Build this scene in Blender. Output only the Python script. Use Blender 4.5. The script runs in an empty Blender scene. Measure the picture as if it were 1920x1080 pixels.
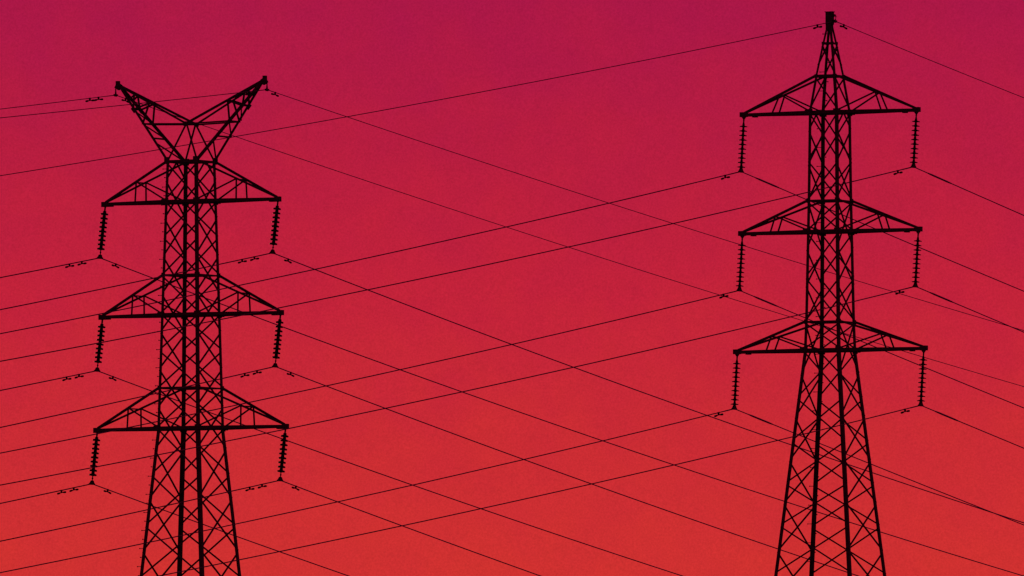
import bpy, bmesh, math, random
from mathutils import Vector, Matrix
random.seed(7)
scene = bpy.context.scene
COL = scene.collection
R = math.radians

# ------------------------------------------------------------------ camera
cam_d = bpy.data.cameras.new("camera")
cam_d.sensor_width = 36.0
cam_d.lens = 468.75                       # long telephoto
cam_d.clip_start = 1.0
cam_d.clip_end = 20000.0
cam = bpy.data.objects.new("camera", cam_d)
COL.objects.link(cam)
cam.location = (0, 0, 1.7)
cam.rotation_euler = (R(90) + math.atan(1152.0 / 25000.0), 0, 0)
scene.camera = cam

# ------------------------------------------------------------------ sky
world = bpy.data.worlds.new("World")
scene.world = world
world.use_nodes = True
nt = world.node_tree
nt.nodes.clear()
N, L = nt.nodes.new, nt.links.new


def wmath(op, a, b=None, clamp=False):
    n = N('ShaderNodeMath')
    n.operation = op
    n.use_clamp = clamp
    for i, v in enumerate((a, b)):
        if v is None:
            continue
        if isinstance(v, (int, float)):
            n.inputs[i].default_value = v
        else:
            L(v, n.inputs[i])
    return n.outputs[0]


def srgb(r, g, b):
    f = lambda c: (c / 255 / 12.92) if c / 255 <= 0.04045 else ((c / 255 + 0.055) / 1.055) ** 2.4
    return (f(r), f(g), f(b), 1)


tc = N('ShaderNodeTexCoord')
sep = N('ShaderNodeSeparateXYZ')
L(tc.outputs['Generated'], sep.inputs[0])
# dusk colours by height above the horizon: orange red low down, magenta higher, purple overhead
hgt = wmath('DIVIDE', sep.outputs['Z'], 0.1, True)
# faint uneven dust in the air
n1 = N('ShaderNodeTexNoise'); n1.inputs['Scale'].default_value = 260; n1.inputs['Detail'].default_value = 4
n2 = N('ShaderNodeTexNoise'); n2.inputs['Scale'].default_value = 900; n2.inputs['Detail'].default_value = 6
n2.inputs['Roughness'].default_value = 0.75
L(tc.outputs['Generated'], n1.inputs['Vector'])
L(tc.outputs['Generated'], n2.inputs['Vector'])
d1 = wmath('MULTIPLY', wmath('SUBTRACT', n1.outputs['Fac'], 0.5), 0.13)
fac = wmath('ADD', hgt, d1, True)
ramp = N('ShaderNodeValToRGB')
cr = ramp.color_ramp
stops = [(0.0, srgb(214, 62, 42)), (0.244, srgb(207, 49, 48)), (0.352, srgb(201, 43, 52)),
         (0.460, srgb(193, 34, 58)), (0.568, srgb(182, 29, 63)), (0.676, srgb(171, 24, 70)), (1.0, srgb(140, 16, 84))]
cr.elements[0].position, cr.elements[0].color = stops[0]
cr.elements[1].position, cr.elements[1].color = stops[-1]
for p, c in stops[1:-1]:
    e = cr.elements.new(p)
    e.color = c
L(fac, ramp.inputs['Fac'])
# the glow is on the sunset side and fades overhead and behind
up = N('ShaderNodeMapRange')
up.inputs['From Min'].default_value = 0.10
up.inputs['From Max'].default_value = 0.55
up.inputs['To Min'].default_value = 1.0
up.inputs['To Max'].default_value = 0.15
L(sep.outputs['Z'], up.inputs['Value'])
az = N('ShaderNodeMapRange')
az.inputs['From Min'].default_value = -0.2
az.inputs['From Max'].default_value = 0.9
az.inputs['To Min'].default_value = 0.38
az.inputs['To Max'].default_value = 1.0
L(sep.outputs['Y'], az.inputs['Value'])
n3 = N('ShaderNodeTexNoise'); n3.inputs['Scale'].default_value = 7000; n3.inputs['Detail'].default_value = 2
n3.inputs['Roughness'].default_value = 0.7
L(tc.outputs['Generated'], n3.inputs['Vector'])
d2 = wmath('ADD', wmath('MULTIPLY', wmath('SUBTRACT', n2.outputs['Fac'], 0.5), 0.16), 1.0)
d2 = wmath('ADD', d2, wmath('MULTIPLY', wmath('SUBTRACT', n3.outputs['Fac'], 0.5), 0.50))
stren = wmath('MULTIPLY', wmath('MULTIPLY', up.outputs[0], az.outputs[0]), d2)
bg = N('ShaderNodeBackground')
L(ramp.outputs['Color'], bg.inputs['Color'])
L(stren, bg.inputs['Strength'])
wo = N('ShaderNodeOutputWorld')
L(bg.outputs[0], wo.inputs['Surface'])

# ------------------------------------------------------------------ sun, just set behind the towers' side of the sky
sd = bpy.data.lights.new("sun", 'SUN')
sd.energy = 0.12
sd.angle = R(0.5)
sd.color = (1.0, 0.45, 0.25)
sun = bpy.data.objects.new("sun", sd)
COL.objects.link(sun)
sun.rotation_euler = Vector((0.35, -1.0, -0.035)).to_track_quat('-Z', 'Y').to_euler()

scene.view_settings.view_transform = 'Standard'
scene.view_settings.look = 'None'
scene.view_settings.exposure = 0
scene.view_settings.gamma = 1
scene.cycles.filter_width = 1.45


# ------------------------------------------------------------------ materials
def material(name, col, rough, metal=0.0, var=0.35, scale=9.0):
    m = bpy.data.materials.new(name)
    m.use_nodes = True
    t = m.node_tree
    b = t.nodes['Principled BSDF']
    n = t.nodes.new('ShaderNodeTexNoise')
    n.inputs['Scale'].default_value = scale
    n.inputs['Detail'].default_value = 5
    c = t.nodes.new('ShaderNodeTexCoord')
    t.links.new(c.outputs['Object'], n.inputs['Vector'])
    r = t.nodes.new('ShaderNodeValToRGB')
    r.color_ramp.elements[0].position = 0.3
    r.color_ramp.elements[1].position = 0.7
    r.color_ramp.elements[0].color = (*[x * (1 - var) for x in col], 1)
    r.color_ramp.elements[1].color = (*[x * (1 + var) for x in col], 1)
    t.links.new(n.outputs['Fac'], r.inputs['Fac'])
    t.links.new(r.outputs['Color'], b.inputs['Base Color'])
    b.inputs['Roughness'].default_value = rough
    b.inputs['Metallic'].default_value = metal
    b.inputs['Specular IOR Level'].default_value = 0.25
    return m


STEEL = material('weathered_steel', (0.15, 0.135, 0.125), 0.7)
PORCELAIN = material('brown_porcelain', (0.035, 0.016, 0.010), 0.35, var=0.2)
FITTING = material('forged_fitting', (0.06, 0.055, 0.05), 0.6)
CABLE = material('aged_aluminium_cable', (0.50, 0.48, 0.47), 0.45, metal=0.9, scale=3)
CONCRETE = material('footing_concrete', (0.28, 0.26, 0.24), 0.9)
SOIL = material('dry_grassland', (0.07, 0.065, 0.035), 0.95, var=0.5, scale=0.15)


# ------------------------------------------------------------------ helpers
def finish(name, bm, mat, parent=None, smooth=False):
    bmesh.ops.recalc_face_normals(bm, faces=bm.faces[:])
    me = bpy.data.meshes.new(name)
    bm.to_mesh(me)
    bm.free()
    me.materials.append(mat)
    if smooth:
        for p in me.polygons:
            p.use_smooth = True
    o = bpy.data.objects.new(name, me)
    COL.objects.link(o)
    if parent is not None:
        o.parent = parent
    return o


def tag(o, label, cat, group=None):
    o['label'] = label
    o['category'] = cat
    if group:
        o['group'] = group


def angle_bar(bm, p0, p1, w, t, d1, d2):
    """rolled steel angle: corner line p0-p1, flanges of width w along d1 and d2"""
    p0, p1 = Vector(p0), Vector(p1)
    ax = (p1 - p0).normalized()
    a = Vector(d1)
    a = (a - ax * a.dot(ax)).normalized()
    b = Vector(d2)
    b = b - ax * b.dot(ax)
    b = (b - a * b.dot(a)).normalized()
    prof = [(0, 0), (w, 0), (w, t), (t, t), (t, w), (0, w)]
    r0 = [bm.verts.new(p0 + a * u + b * v) for u, v in prof]
    r1 = [bm.verts.new(p1 + a * u + b * v) for u, v in prof]
    for i in range(6):
        j = (i + 1) % 6
        bm.faces.new((r0[i], r0[j], r1[j], r1[i]))
    for r in (r0, r1):
        bm.faces.new((r[0], r[1], r[2], r[3]))
        bm.faces.new((r[0], r[3], r[4], r[5]))


def brace_bar(bm, p0, p1, w, t, n_in, phi):
    """bracing angle lying against a face: one flange flat on the face, the other turned inward along n_in"""
    p0, p1, n = Vector(p0), Vector(p1), Vector(n_in)
    d = (p1 - p0).normalized()
    a = d.cross(n).normalized()
    ex = Vector((math.cos(phi), math.sin(phi), 0))
    flat = lambda v: Vector((v.dot(ex), v.z))
    ds = flat(d)
    m = Vector((-ds.y, ds.x))
    if flat(a).dot(m) * flat(n).dot(m) > 0:      # heel of the angle on the edge that leaves both flanges in the open
        a = -a
    angle_bar(bm, p0 - a * w / 2, p1 - a * w / 2, w, t, a, n)


def box(bm, c, size, rot=None):
    m = Matrix.Translation(Vector(c)) @ (rot.to_4x4() if rot else Matrix()) @ Matrix.Diagonal((*size, 1))
    bmesh.ops.create_cube(bm, size=1.0, matrix=m)


def tube(bm, pts, radii, n=8, caps=True):
    rings = []
    for i, p in enumerate(pts):
        q0 = pts[max(i - 1, 0)]
        q1 = pts[min(i + 1, len(pts) - 1)]
        d = (q1 - q0).normalized()
        u = d.cross(Vector((0, 0, 1)))
        if u.length < 1e-4:
            u = Vector((1, 0, 0))
        u.normalize()
        v = d.cross(u)
        r = radii[i] if isinstance(radii, (list, tuple)) else radii
        rings.append([bm.verts.new(p + (u * math.cos(k * math.tau / n) + v * math.sin(k * math.tau / n)) * r) for k in range(n)])
    for a, b in zip(rings, rings[1:]):
        for k in range(n):
            bm.faces.new((a[k], a[(k + 1) % n], b[(k + 1) % n], b[k]))
    if caps:
        bm.faces.new(rings[0])
        bm.faces.new(rings[-1])


def lathe(bm, prof, n=20):
    rings = [[bm.verts.new((r * math.cos(k * math.tau / n), r * math.sin(k * math.tau / n), z)) for k in range(n)] for r, z in prof]
    for a, b in zip(rings, rings[1:]):
        for k in range(n):
            bm.faces.new((a[k], a[(k + 1) % n], b[(k + 1) % n], b[k]))
    bm.faces.new(rings[0])
    bm.faces.new(rings[-1])


def interp(tab, z):
    for (z0, s0), (z1, s1) in zip(tab, tab[1:]):
        if z0 >= z >= z1:
            return s0 + (s1 - s0) * (z0 - z) / (z0 - z1)
    return tab[0][1] if z > tab[0][0] else tab[-1][1]


# ------------------------------------------------------------------ ground
def ground_height(x, y):
    u = (x + 10.72) * math.cos(R(50)) + (y - 444.8) * math.sin(R(50))
    k = min(max((u - 10) / 100, 0), 1)
    return -27 * k * k * (3 - 2 * k)


bm = bmesh.new()
ax_pts = [-6000, -3000, -1500, -800] + [-400 + 20 * i for i in range(41)] + [800, 1500, 3000, 6000]
grid = [[bm.verts.new((x, y + 400, ground_height(x, y + 400))) for x in ax_pts] for y in ax_pts]
for j in range(len(ax_pts) - 1):
    for i in range(len(ax_pts) - 1):
        bm.faces.new((grid[j][i], grid[j][i + 1], grid[j + 1][i + 1], grid[j + 1][i]))
g = finish('ground', bm, SOIL, smooth=True)
g['kind'] = 'structure'

# ------------------------------------------------------------------ lattice towers
LEGS = ((-1, -1), (-1, 1), (1, -1), (1, 1))


def step_bolt_mesh():
    bm = bmesh.new()
    tube(bm, [Vector((0, 0, 0)), Vector((0.155, 0, 0))], 0.011, 6)
    tube(bm, [Vector((0.147, 0, 0)), Vector((0.168, 0, 0))], 0.02, 6)
    bmesh.ops.recalc_face_normals(bm, faces=bm.faces[:])
    me = bpy.data.meshes.new('step_bolt')
    bm.to_mesh(me)
    bm.free()
    me.materials.append(STEEL)
    return me


STEP = step_bolt_mesh()


def corner(tab, sx, sy, z):
    s = interp(tab, z)
    return Vector((sx * s, sy * s, z))


def build_body(root, tab, fb, lr, lr_top_half, rings, bolt_leg, leg_w, brace_w, fb_single=(), lr_single=()):
    # four legs of heavy steel angle, with step bolts up one of them
    for sx, sy in LEGS:
        bm = bmesh.new()
        for (z0, s0), (z1, s1) in zip(tab, tab[1:]):
            w = leg_w(0.5 * (z0 + z1))
            angle_bar(bm, (sx * s0, sy * s0, z0), (sx * s1, sy * s1, z1), w, 0.014, (-sx, 0, 0), (0, -sy, 0))
        leg = finish('leg', bm, STEEL, root)
        if (sx, sy) == bolt_leg:
            k = 0
            z = tab[0][0] - 0.25
            while z > 3.0:
                b = bpy.data.objects.new('step_bolt', STEP)
                COL.objects.link(b)
                b.parent = leg
                c = corner(tab, sx, sy, z)
                if k % 2 == 0:
                    b.location = c + Vector((0, -sy * 0.05, 0))
                    b.rotation_euler = (0, 0, 0 if sx > 0 else math.pi)
                else:
                    b.location = c + Vector((-sx * 0.05, 0, 0))
                    b.rotation_euler = (0, 0, sy * math.pi / 2)
                k += 1
                z -= 0.302
        bm = bmesh.new()
        s0 = tab[-1][1]
        box(bm, (sx * s0, sy * s0, -0.05), (0.55, 0.55, 0.7))
        box(bm, (sx * s0 - sx * 0.04, sy * s0 - sy * 0.04, 0.315), (0.3, 0.3, 0.03))
        finish('footing', bm, CONCRETE, root)
    # cross bracing, one part per panel of each face
    e = 0.045

    def brace(bm, face, sgn, za, zb, a_side, mid_end=None, lift=0.006, w=brace_w):
        # from side a_side at za down to the opposite side at zb
        if face == 'fb':
            p0 = corner(tab, a_side, sgn, za - e)
            p1 = corner(tab, -a_side, sgn, zb + e)
            n = Vector((0, sgn, 0))
        else:
            p0 = corner(tab, sgn, a_side, za - e)
            p1 = corner(tab, sgn, -a_side, zb + e)
            n = Vector((sgn, 0, 0))
        if mid_end == 'top':           # starts from the middle of the strut above
            p0 = Vector((0, p0.y, za)) if face == 'fb' else Vector((p0.x, 0, za))
        p0 = p0 + n * lift
        p1 = p1 + n * lift
        brace_bar(bm, p0, p1, w, 0.006, -n, -root.rotation_euler.z)

    for z0, z1 in zip(fb, fb[1:]):
        for sgn in (-1, 1):
            bm = bmesh.new()
            if z0 in fb_single:
                brace(bm, 'fb', sgn, z0, z1, sgn)
            else:
                brace(bm, 'fb', sgn, z0, z1, -1)
                brace(bm, 'fb', sgn, z0, z1, 1, lift=-0.022)
            finish('cross_brace', bm, STEEL, root)
    for z0, z1 in zip(lr, lr[1:]):
        for sgn in (-1, 1):
            bm = bmesh.new()
            if z0 in lr_single:
                brace(bm, 'lr', sgn, z0, z1, -sgn)
            else:
                brace(bm, 'lr', sgn, z0, z1, -1)
                brace(bm, 'lr', sgn, z0, z1, 1, lift=-0.022)
            finish('cross_brace', bm, STEEL, root)
    if lr_top_half:
        z0, z1 = lr_top_half
        for sgn in (-1, 1):
            bm = bmesh.new()
            brace(bm, 'lr', sgn, z0, z1, -1, 'top')
            brace(bm, 'lr', sgn, z0, z1, 1, 'top', lift=-0.022)
            finish('cross_brace', bm, STEEL, root)
    # horizontal frames
    for z, w, plan in rings:
        bm = bmesh.new()
        s = interp(tab, z)
        for sgn in (-1, 1):
            q = 0.004
            angle_bar(bm, (-s, sgn * (s + q), z - w / 2), (s, sgn * (s + q), z - w / 2), w, 0.008, (0, 0, 1), (0, -sgn, 0))
            angle_bar(bm, (sgn * (s + q), -s + 0.02, z - w / 2 - 0.01), (sgn * (s + q), s - 0.02, z - w / 2 - 0.01), w, 0.008, (0, 0, 1), (-sgn, 0, 0))
        if plan:
            angle_bar(bm, (-s, -s, z - 0.03), (s, s, z - 0.03), 0.05, 0.006, (0, 0, 1), (1, -1, 0))
        finish('horizontal_frame', bm, STEEL, root)
        for sx, sy in LEGS:
            bm = bmesh.new()
            gs = w + (0.085 if z < 28 else 0.02)
            box(bm, (sx * (s - gs * 0.28), sy * (s + 0.0165), z), (gs, 0.009, gs * 1.1))
            box(bm, (sx * (s + 0.0165), sy * (s - gs * 0.28), z), (0.009, gs, gs * 1.1))
            finish('gusset_plate', bm, STEEL, root)
    # small splice plates where the diagonals meet the legs
    bm = bmesh.new()
    return bm.free()


def build_arm(root, tab, sg, A, zb, zt, ftop, fbot, plate):
    """one side of a cross-arm: two bottom chords, two sloping top chords, hangers, diagonals, tip plate"""
    sb, st = interp(tab, zb), interp(tab, zt)
    phi = -root.rotation_euler.z
    w = 0.10
    bm = bmesh.new()
    yt = 0.055
    tip = Vector((sg * A, 0, zb))
    bot = {}
    for sy in (-1, 1):
        p0 = Vector((sg * (sb - 0.02), sy * (sb + 0.02), zb - w / 2))
        p1 = Vector((sg * (A + 0.02), sy * yt, zb - w / 2))
        bot[sy] = (p0, p1)
        angle_bar(bm, p0, p1, w, 0.01, (0, 0, 1), (0, -sy, 0))
    # zig-zag in the plane of the bottom chords
    f = [0.0, 0.22, 0.44, 0.66, 0.86]
    side = 1
    for a, b in zip(f, f[1:]):
        q0 = bot[side][0].lerp(bot[side][1], a) + Vector((0, 0, 0.02))
        q1 = bot[-side][0].lerp(bot[-side][1], b) + Vector((0, 0, 0.02))
        angle_bar(bm, q0, q1, 0.045, 0.006, (sg, 0, 0), (0, 0, 1))
        side = -side
    arm = finish('cross_arm', bm, STEEL, root)
    mids = {}
    feet = {}
    for sy in (-1, 1):
        p0 = Vector((sg * (st - 0.01), sy * (st - 0.005), zt - 0.02))
        p1 = Vector((sg * (A - 0.05), sy * yt * 0.8, zb + 0.035))
        bm = bmesh.new()
        angle_bar(bm, p0, p1, 0.07, 0.008, (0, 0, 1), (0, -sy, 0))
        finish('top_chord', bm, STEEL, arm)
        mids[sy] = p0.lerp(p1, ftop) + Vector((0, 0, 0.03))
        feet[sy] = bot[sy][0].lerp(bot[sy][1], fbot) + Vector((0, 0, 0.05))
        bm = bmesh.new()
        brace_bar(bm, mids[sy] + Vector((0, sy * 0.01, 0)), feet[sy] + Vector((0, sy * 0.01, 0)), 0.042, 0.006, (0, -sy, 0), phi)
        finish('hanger', bm, STEEL, arm)
        bm = bmesh.new()
        foot = Vector((sg * (sb + 0.0), sy * (sb + 0.03), zb + 0.05))
        brace_bar(bm, mids[sy] + Vector((0, sy * 0.012, 0)), foot, 0.045, 0.006, (0, -sy, 0), phi)
        finish('arm_diagonal', bm, STEEL, arm)
    bm = bmesh.new()
    angle_bar(bm, mids[-1], mids[1], 0.045, 0.006, (0, 0, -1), (sg, 0, 0))
    finish('tie', bm, STEEL, arm)
    bm = bmesh.new()
    angle_bar(bm, feet[-1], feet[1], 0.045, 0.006, (0, 0, -1), (sg, 0, 0))
    finish('tie', bm, STEEL, arm)
    bm = bmesh.new()
    if plate == 'thick':
        box(bm, tip + Vector((sg * 0.0, 0, -0.005)), (0.20, 0.15, 0.17))
        box(bm, tip + Vector((-sg * 0.20, 0, -0.045)), (0.22, 0.14, 0.09))
    else:
        box(bm, tip + Vector((sg * 0.005, 0, 0.015)), (0.23, 0.15, 0.155))
        box(bm, tip + Vector((-sg * 0.40, 0.0, -0.055)), (0.14, 0.16, 0.06))
        bmesh.ops.create_cone(bm, cap_ends=True, segments=4, radius1=0.02, radius2=0.085, depth=0.09,
                              matrix=Matrix.Translation(tip + Vector((sg * 0.0, 0, -0.105))) @ Matrix.Rotation(R(45), 4, 'Z'))
    finish('tip_plate', bm, STEEL, arm)
    # plates where the chords meet the legs
    for sy in (-1, 1):
        bm = bmesh.new()
        box(bm, (sg * (sb + 0.02), sy * (sb + 0.034), zb + 0.005), (0.22, 0.010, 0.145))
        finish('gusset_plate', bm, STEEL, arm)
    return arm


# ---------- tower with two horns (the further-left one)
LT = dict(loc=(-10.724, 444.8, 0), phi=R(30.5))
LTAB = [(26.42, .595), (22.62, .691), (18.85, .780), (17.53, .810), (12.49, 1.240), (0.28, 2.28)]
lt = bpy.data.objects.new('lattice_tower', None)
COL.objects.link(lt)
lt.location = LT['loc']
lt.rotation_euler = (0, 0, -LT['phi'])
tag(lt, 'dark steel lattice pylon with V-shaped horns on top, left of the pointed pylon', 'pylon', 'lattice pylons')
L_FB = [26.42, 25.12, 23.89, 22.62, 21.34, 20.11, 18.85, 17.53, 15.96, 14.25, 12.49, 10.53, 8.4, 6.09, 3.6, 0.94]
L_LR = [25.8, 24.53, 23.26, 22.0, 20.73, 19.49, 18.21, 16.81, 15.15, 13.4, 11.51, 9.46, 7.24, 4.84, 2.27]
L_ZB = [25.085, 21.30, 17.51]
L_ZT = [26.42, 22.62, 18.85]
L_HX = [3.40, 3.505, 3.705]
build_body(lt, LTAB, L_FB, L_LR, (26.42, 25.8),
           [(26.42, .08, True), (25.085, .10, False), (22.62, .055, True), (21.30, .10, False), (18.85, .055, True), (17.51, .10, False)],
           (-1, -1), lambda z: 0.10 if z > 17.5 else 0.125, 0.045)
for i in range(3):
    for sg in (-1, 1):
        build_arm(lt, LTAB, sg, L_HX[i], L_ZB[i], L_ZT[i], 0.50, 0.49, 'thick')


def build_horn(root, tab, sg, tipx, tipz, z0, apex_z, apex_y):
    s = interp(tab, z0)
    tip = {sy: Vector((sg * (tipx - 0.02), sy * 0.045, tipz)) for sy in (-1, 1)}
    outer = {sy: Vector((sg * s, sy * s, z0)) for sy in (-1, 1)}
    apex = {sy: Vector((0, sy * apex_y, apex_z)) for sy in (-1, 1)}
    bm = bmesh.new()
    box(bm, (sg * tipx, 0, tipz + 0.0), (0.17, 0.13, 0.20), Matrix.Rotation(sg * -R(33), 3, 'Y'))
    box(bm, (sg * (tipx + 0.02), 0, tipz + 0.10), (0.11, 0.12, 0.16))
    horn = finish('earth_wire_horn', bm, STEEL, root)
    O = lambda sy, f: outer[sy].lerp(tip[sy], f)
    T = lambda sy, f: apex[sy].lerp(tip[sy], f)
    for sy in (-1, 1):
        bm = bmesh.new()
        angle_bar(bm, O(sy, 0), O(sy, 1), 0.085, 0.009, (-sg, 0, 0.4), (0, -sy, 0))
        finish('outer_chord', bm, STEEL, horn)
        bm = bmesh.new()
        angle_bar(bm, T(sy, 0), T(sy, 1), 0.07, 0.009, (0, 0, 1), (0, -sy, 0))
        finish('top_chord', bm, STEEL, horn)
    f1, f2, f3, ft, fu = 0.297, 0.49, 0.683, 0.54, 0.76

    def strut(a, b, w=0.05, d=(0, 0, 1)):
        bm = bmesh.new()
        d1 = Vector(d)
        d2 = (b - a).cross(d1)
        angle_bar(bm, a, b, w, 0.006, d1, d2)
        finish('lattice_bar', bm, STEEL, horn)
    strut(O(-1, f1), O(1, f1), .06)
    strut(O(-1, f2), O(1, f2))
    strut(O(-1, f3), O(1, f3), .075)
    strut(O(-1, 0.24), O(1, 0.0), .055)
    strut(O(-1, f2 - 0.01), O(1, f1 + 0.01))
    strut(O(-1, f3 - 0.02), O(1, f2 + 0.02), .045)
    strut(T(-1, ft), T(1, ft))
    strut(T(-1, fu), T(1, fu))
    strut(T(-1, ft), T(1, fu - 0.02), .045)
    for sy in (-1, 1):
        strut(O(sy, f2), apex[sy])
        strut(T(sy, ft), O(sy, f2), .05, (sg, 0, 0))
        strut(T(sy, ft), O(sy, f3), .055)
        strut(T(sy, fu), O(sy, f3), .05, (sg, 0, 0))
        strut(T(sy, fu), O(sy, 0.80), .045)
    for sy in (-1, 1):
        bm = bmesh.new()
        box(bm, O(sy, f3) + Vector((0, 0, 0)), (0.105, 0.02, 0.2), Matrix.Rotation(sg * R(41), 3, 'Y'))
        finish('gusset_plate', bm, STEEL, horn)
        bm = bmesh.new()
        box(bm, O(sy, 0.0) + Vector((-sg * 0.03, sy * 0.03, 0.03)), (0.20, 0.012, 0.23))
        finish('gusset_plate', bm, STEEL, horn)


AP_Z, AP_Y = 27.65, 0.34
for sg in (-1, 1):
    build_horn(lt, LTAB, sg, 2.87, 29.03, 26.42, AP_Z, AP_Y)
bm = bmesh.new()
angle_bar(bm, (0, -AP_Y - .03, AP_Z), (0, AP_Y + .03, AP_Z), 0.09, 0.01, (0, 0, 1), (1, 0, 0))
angle_bar(bm, (0, -AP_Y - .03, AP_Z), (0, AP_Y + .03, AP_Z), 0.088, 0.01, (0, 0, 1), (-1, 0, 0))
for sy in (-1, 1):
    box(bm, (0, sy * AP_Y, AP_Z + 0.03), (0.17, 0.03, 0.15))
    for sx in (-1, 1):
        brace_bar(bm, (sx * 0.02, sy * (AP_Y - 0.02), AP_Z), (sx * .57, sy * .57, 26.45), 0.046, 0.006, (0, -sy, 0), LT['phi'])
finish('horn_saddle', bm, STEEL, lt)

# ---------- pointed tower
RT = dict(loc=(10.205, 427.35, 0), phi=R(26.8))
RTAB = [(29.82, .080), (29.26, .178), (28.2, .350), (27.03, .508), (24.19, .540), (23.2, .556), (20.3, .603), (19.39, .632), (12.15, 1.350), (0.28, 2.53)]
rt = bpy.data.objects.new('lattice_tower', None)
COL.objects.link(rt)
rt.location = RT['loc']
rt.rotation_euler = (0, 0, -RT['phi'])
tag(rt, 'dark steel lattice pylon rising to a single narrow pointed peak, on the right', 'pylon', 'lattice pylons')
R_FB = [29.2, 28.2, 27.07, 25.49, 24.19, 23.2, 21.73, 20.3, 19.39, 17.86, 16.46, 15.11, 13.76, 12.19, 10.44, 8.56, 6.51, 4.21, 1.56]
R_LR = [29.2, 28.5, 26.47, 25.37, 24.19, 22.64, 21.47, 20.3, 18.64, 17.25, 15.85, 14.48, 12.94, 11.3, 9.5, 7.54, 5.4, 3.01, 0.54]
R_ZB = [27.03, 23.20, 19.39]
R_ZT = [28.2, 24.19, 20.3]
R_HX = [3.065, 3.125, 3.31]
build_body(rt, RTAB, R_FB, R_LR[2:], (27.0, 26.47),
           [(29.26, .06, False), (28.2, .08, True), (27.03, .10, False), (24.19, .05, True), (23.2, .10, False), (20.3, .05, True), (19.39, .10, False)],
           (-1, 1), lambda z: (0.065 if z > 28.2 else 0.08 if z > 27 else 0.095) if z > 19.39 else 0.115, 0.041,
           fb_single=(29.2, 28.2))
for sgn in (-1, 1):
    for za, a, zb_, b in ((29.2, 1, 28.55, -1), (29.2, -1, 28.85, 1), (28.17, 1, 27.12, -1)):
        a, b = a * -sgn, b * -sgn
        bm = bmesh.new()
        s0, s1 = interp(RTAB, za), interp(RTAB, zb_)
        p0 = Vector((sgn * (s0 + .006), a * s0, za))
        p1 = Vector((sgn * (s1 + .006), b * s1, zb_))
        brace_bar(bm, p0, p1, 0.04, 0.006, (-sgn, 0, 0), RT['phi'])
        finish('cross_brace', bm, STEEL, rt)
for i in range(3):
    for sg in (-1, 1):
        build_arm(rt, RTAB, sg, R_HX[i], R_ZB[i], R_ZT[i], 0.505, 0.56, 'flat')
bm = bmesh.new()
for sy in (-1, 1):
    box(bm, (0, sy * 0.072, 30.06), (0.235, 0.014, 0.40))
    box(bm, (-0.01, sy * 0.074, 29.80), (0.20, 0.014, 0.22))
for sx in (-1, 1):
    box(bm, (sx * 0.1095, 0, 30.05), (0.014, 0.124, 0.38))
box(bm, (0, 0, 30.27), (0.28, 0.20, 0.022))
box(bm, (0.14, 0, 30.14), (0.06, 0.05, 0.07))
finish('peak_cap', bm, STEEL, rt)


# ------------------------------------------------------------------ insulator strings
def mesh_of(name, fn, mat, smooth=False):
    bm = bmesh.new()
    fn(bm)
    bmesh.ops.recalc_face_normals(bm, faces=bm.faces[:])
    me = bpy.data.meshes.new(name)
    bm.to_mesh(me)
    bm.free()
    me.materials.append(mat)
    if smooth:
        for p in me.polygons:
            p.use_smooth = True
    return me


def disc_thick(bm):        # deep bell discs with fat caps
    lathe(bm, [(0.024, 0.105), (0.046, 0.10), (0.056, 0.085), (0.058, 0.035), (0.080, 0.030), (0.118, 0.018), (0.130, 0.004),
               (0.130, -0.030), (0.112, -0.040), (0.085, -0.034), (0.060, -0.036), (0.052, -0.045), (0.030, -0.05)])


def disc_flat(bm):         # shallow flat discs with slim caps
    lathe(bm, [(0.020, 0.10), (0.032, 0.095), (0.039, 0.075), (0.042, 0.03), (0.075, 0.018), (0.125, 0.006), (0.131, -0.004),
               (0.126, -0.019), (0.080, -0.018), (0.048, -0.026), (0.038, -0.038), (0.022, -0.05)])


def link_mesh(length):
    def fn(bm):
        tube(bm, [Vector((0, 0, 0.04)), Vector((0, 0, -length))], 0.016, 8)
        tube(bm, [Vector((0, 0, -length * 0.45)), Vector((0, 0, -length))], [0.018, 0.040], 8)
        bmesh.ops.create_cone(bm, cap_ends=True, segments=10, radius1=0.014, radius2=0.05, depth=0.08, matrix=Matrix.Translation((0, 0, 0.0)))
        box(bm, (0, 0, -0.06), (0.022, 0.075, 0.09))
    return fn


def clamp_fn(rod):
    def fn(bm):
        # socket rod, yoke and boat-shaped clamp; z = 0 is the cable
        tube(bm, [Vector((0, 0, rod)), Vector((0, 0, 0.05))], 0.018, 8)
        tube(bm, [Vector((0, 0, rod * 0.75)), Vector((0, 0, rod * 0.60))], 0.030, 8)
        prof = [(-0.15, -0.035), (0.15, -0.035), (0.16, 0.0), (0.10, 0.035), (0.045, 0.11), (-0.045, 0.11), (-0.10, 0.035), (-0.16, 0.0)]
        for sx in (0.032,):
            a = [bm.verts.new((-sx, y, z)) for y, z in prof]
            b = [bm.verts.new((sx, y, z)) for y, z in prof]
            n = len(prof)
            for k in range(n):
                bm.faces.new((a[k], a[(k + 1) % n], b[(k + 1) % n], b[k]))
            bm.faces.new(a)
            bm.faces.new(b)
    return fn


D_THICK = mesh_of('insulator_disc', disc_thick, PORCELAIN, True)
D_FLAT = mesh_of('insulator_disc', disc_flat, PORCELAIN, True)
LINK_L = mesh_of('hanger_link', link_mesh(0.17), FITTING)
LINK_R = mesh_of('hanger_link', link_mesh(0.20), FITTING)
CLAMP_L = mesh_of('suspension_clamp', clamp_fn(0.27), FITTING)
CLAMP_R = mesh_of('suspension_clamp', clamp_fn(0.13), FITTING)


def put(name, me, parent, loc):
    o = bpy.data.objects.new(name, me)
    COL.objects.link(o)
    o.parent = parent
    o.location = loc
    return o


def tower_matrix(T):
    return Matrix.Translation(T['loc']) @ Matrix.Rotation(-T['phi'], 4, 'Z')


CLAMP_POS = {}


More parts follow.
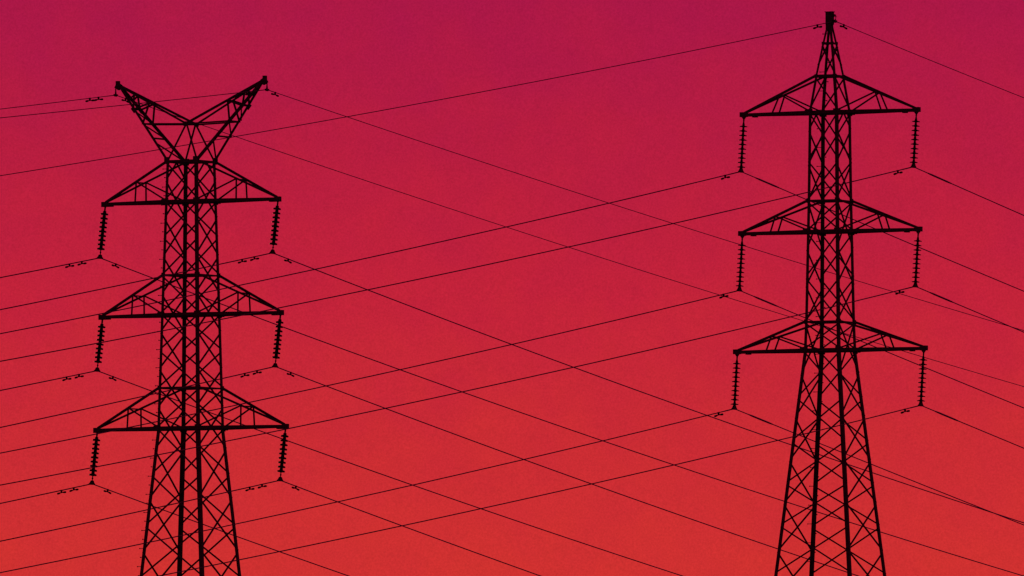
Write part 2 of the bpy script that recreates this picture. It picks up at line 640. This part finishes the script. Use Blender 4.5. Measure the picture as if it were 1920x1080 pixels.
def insulator(T, key, x, z, length, lean, first, pitch, n, disc, link, clamp, label):
    root = bpy.data.objects.new('insulator_string', None)
    COL.objects.link(root)
    m = tower_matrix(T) @ Matrix.Translation((x, 0, z)) @ Matrix.Rotation(lean, 4, 'Y')
    root.matrix_world = m
    tag(root, label, 'insulator', 'insulator strings hanging from the cross-arms')
    put('hanger_link', link, root, (0, 0, 0))
    for k in range(n):
        put('insulator_disc', disc, root, (0, 0, -first - k * pitch))
    put('suspension_clamp', clamp, root, (0, 0, -length))
    CLAMP_POS[key] = m @ Vector((0, 0, -length))


LV = ('top', 'middle', 'lowest')
for i, lv in enumerate(LV):
    for sg, side in ((-1, 'left'), (1, 'right')):
        insulator(LT, ('L', i, sg), sg * L_HX[i] + (0.012 if sg < 0 else 0), L_ZB[i] - 0.11, 1.695, math.atan(0.104 / math.cos(LT['phi'])),
                  0.215, 0.1465, 9, D_THICK, LINK_L, CLAMP_L,
                  'string of nine fat discs under the %s tip of the V-horned pylon\'s %s cross-arm' % (side, lv))
        insulator(RT, ('R', i, sg), sg * R_HX[i], R_ZB[i] - 0.10, 1.72, math.atan(0.055 / math.cos(RT['phi'])),
                  0.265, 0.1455, 10, D_FLAT, LINK_R, CLAMP_R,
                  'string of ten flat discs under the %s tip of the pointed pylon\'s %s cross-arm' % (side, lv))


def earth_clamp(T, key, x, ztop, drop, label, hook):
    root = bpy.data.objects.new('earth_wire_clamp', None)
    COL.objects.link(root)
    m = tower_matrix(T) @ Matrix.Translation((x, 0, ztop - drop))
    root.matrix_world = m
    tag(root, label, 'clamp', 'earth wire clamps')
    bm = bmesh.new()
    if hook:
        pts = [Vector((-0.06, 0, drop)), Vector((0.0, 0, drop + 0.0)), Vector((0.03, 0, drop - 0.06)), Vector((0.012, 0, 0.05))]
        tube(bm, pts, 0.022, 8)
        tube(bm, [Vector((-0.10, 0, 0.03)), Vector((0.02, 0, 0.03))], 0.022, 8)
    else:
        tube(bm, [Vector((0, 0, drop)), Vector((0, 0, 0.02))], 0.02, 8)
        tube(bm, [Vector((0, 0, drop * 0.5)), Vector((0, 0, 0.02))], [0.02, 0.035], 8)
    finish('hook', bm, FITTING, root)
    bm = bmesh.new()
    box(bm, (0, 0, 0.0), (0.06, 0.2, 0.06))
    box(bm, (0, 0, -0.035), (0.04, 0.13, 0.03))
    finish('saddle', bm, FITTING, root)
    CLAMP_POS[key] = m @ Vector((0, 0, 0))


earth_clamp(LT, ('EL', -1), -2.975, 29.04, 0.30, 'small hanging clamp below the tip of the left horn', False)
earth_clamp(LT, ('EL', 1), 2.975, 29.04, 0.30, 'small hanging clamp below the tip of the right horn', False)
earth_clamp(RT, ('ER', 1), 0.19, 30.17, 0.205, 'small hooked clamp beside the top cap of the pointed pylon', True)


# ------------------------------------------------------------------ wires
def damper_mesh():
    def fn(bm):
        tube(bm, [Vector((-0.15, 0, -0.075)), Vector((0.15, 0, -0.075))], 0.017, 6)
        for s in (-1, 1):
            tube(bm, [Vector((s * 0.06, 0, -0.078)), Vector((s * 0.085, 0, -0.08)), Vector((s * 0.165, 0, -0.085)), Vector((s * 0.18, 0, -0.085))],
                 [0.020, 0.031, 0.033, 0.024], 8)
        box(bm, (0, 0, -0.035), (0.055, 0.04, 0.11))
    return mesh_of('vibration_damper', fn, FITTING)


DAMPER = damper_mesh()
DIR = {-1: Vector((-math.cos(R(38)), -math.sin(R(38)), 0)), 1: Vector((math.cos(R(50)), math.sin(R(50)), 0))}


def wire(name, key, rad, left, right, ext, dampers, label, cat, group, rods=(), sleeve=None):
    P = CLAMP_POS[key]
    cfs = {-1: left, 1: right}

    def at(side, s):
        p, c = cfs[side]
        return DIR[side] * s + Vector((0, 0, p * s + c * s * s))
    pts = []
    for side, rng in ((-1, ext[0]), (1, ext[1])):
        n = int(rng / 1.2)
        seg = [at(side, rng * k / n) for k in range(n + 1)]
        pts = list(reversed(seg)) if side < 0 else pts + seg[1:]
    bm = bmesh.new()
    tube(bm, pts, rad, 8)
    w = finish(name, bm, CABLE, None, True)
    w.location = P
    tag(w, label, cat, group)
    for side, s in dampers:
        a = at(side, s)
        t = (at(side, s + 0.1) - at(side, s - 0.1)).normalized()
        y = Vector((0, 0, 1)).cross(t).normalized()
        z = t.cross(y)
        m = Matrix((t, y, z)).transposed().to_4x4()
        m.translation = a
        d = put('vibration_damper', DAMPER, w, (0, 0, 0))
        d.matrix_local = m
    for side, s0, s1, r in rods:
        bm = bmesh.new()
        tube(bm, [at(side, s0 + (s1 - s0) * k / 6) for k in range(7)], [r * 0.7] + [r] * 5 + [r * 0.7], 8)
        finish('armour_rod', bm, CABLE, w)
    return w


# slope and curvature of each span: left-going, right-going
LW = {(0, -1): ((-.1925, .000584), (-.2200, .000542)), (0, 1): ((-.2035, .000584), (-.2209, .000542)),
      (1, -1): ((-.1919, .000584), (-.2201, .000542)), (1, 1): ((-.2089, .000584), (-.2220, .000542)),
      (2, -1): ((-.1948, .000584), (-.2225, .000542)), (2, 1): ((-.2003, .000584), (-.2243, .000542))}
RW = {(0, -1): ((-.2242, .000682), (-.2290, .000272)), (0, 1): ((-.2226, .000682), (-.2328, .000272)),
      (1, -1): ((-.2196, .000682), (-.2296, .000272)), (1, 1): ((-.2203, .000682), (-.2283, .000272)),
      (2, -1): ((-.2164, .000682), (-.2290, .000272)), (2, 1): ((-.2160, .000682), (-.2310, .000272))}
for i, lv in enumerate(LV):
    for sg, side in ((-1, 'left'), (1, 'right')):
        l, r = LW[(i, sg)]
        wire('power_line', ('L', i, sg), 0.0185, l, r, (45, 85),
             [(-1, 0.76), (-1, 1.27), (1, 0.80)],
             'sagging power line clamped below the %s insulator of the V-horned pylon\'s %s cross-arm' % (side, lv),
             'power line', 'power lines strung past the pylons',
             rods=[(-1, 0.0, 0.55, 0.019), (1, 0.0, 0.55, 0.019)])
        l, r = RW[(i, sg)]
        wire('power_line', ('R', i, sg), 0.0170, l, r, (55, 80),
             [(-1, 0.66)],
             'sagging power line clamped below the %s insulator of the pointed pylon\'s %s cross-arm' % (side, lv),
             'power line', 'power lines strung past the pylons',
             rods=[(-1, 0.0, 0.50, 0.019), (1, 0.0, 0.55, 0.017), (1, 0.75, 1.95, 0.030)])
wire('earth_wire', ('EL', -1), 0.0128, (-.1366, .000325), (-.1864, .000381), (45, 85), [(-1, 0.72), (-1, 1.08), (1, 0.5)],
     'thin earth wire held below the tip of the V-horned pylon\'s left horn', 'earth wire', 'thin earth wires above the power lines',
     rods=[(-1, 0.0, 0.4, 0.015), (1, 0.0, 0.4, 0.015)])
wire('earth_wire', ('EL', 1), 0.0128, (-.1259, .000325), (-.1783, .000381), (45, 85), [(-1, 0.72), (1, 0.42)],
     'thin earth wire held below the tip of the V-horned pylon\'s right horn', 'earth wire', 'thin earth wires above the power lines',
     rods=[(-1, 0.0, 0.4, 0.015), (1, 0.0, 0.4, 0.015)])
wire('earth_wire', ('ER', 1), 0.0128, (-.2047, .000624), (-.2092, .000600), (55, 80), [(-1, 0.74), (1, 0.45)],
     'thin earth wire running over the peak of the pointed pylon', 'earth wire', 'thin earth wires above the power lines',
     rods=[(-1, 0.0, 0.4, 0.013), (1, 0.0, 0.55, 0.015)])
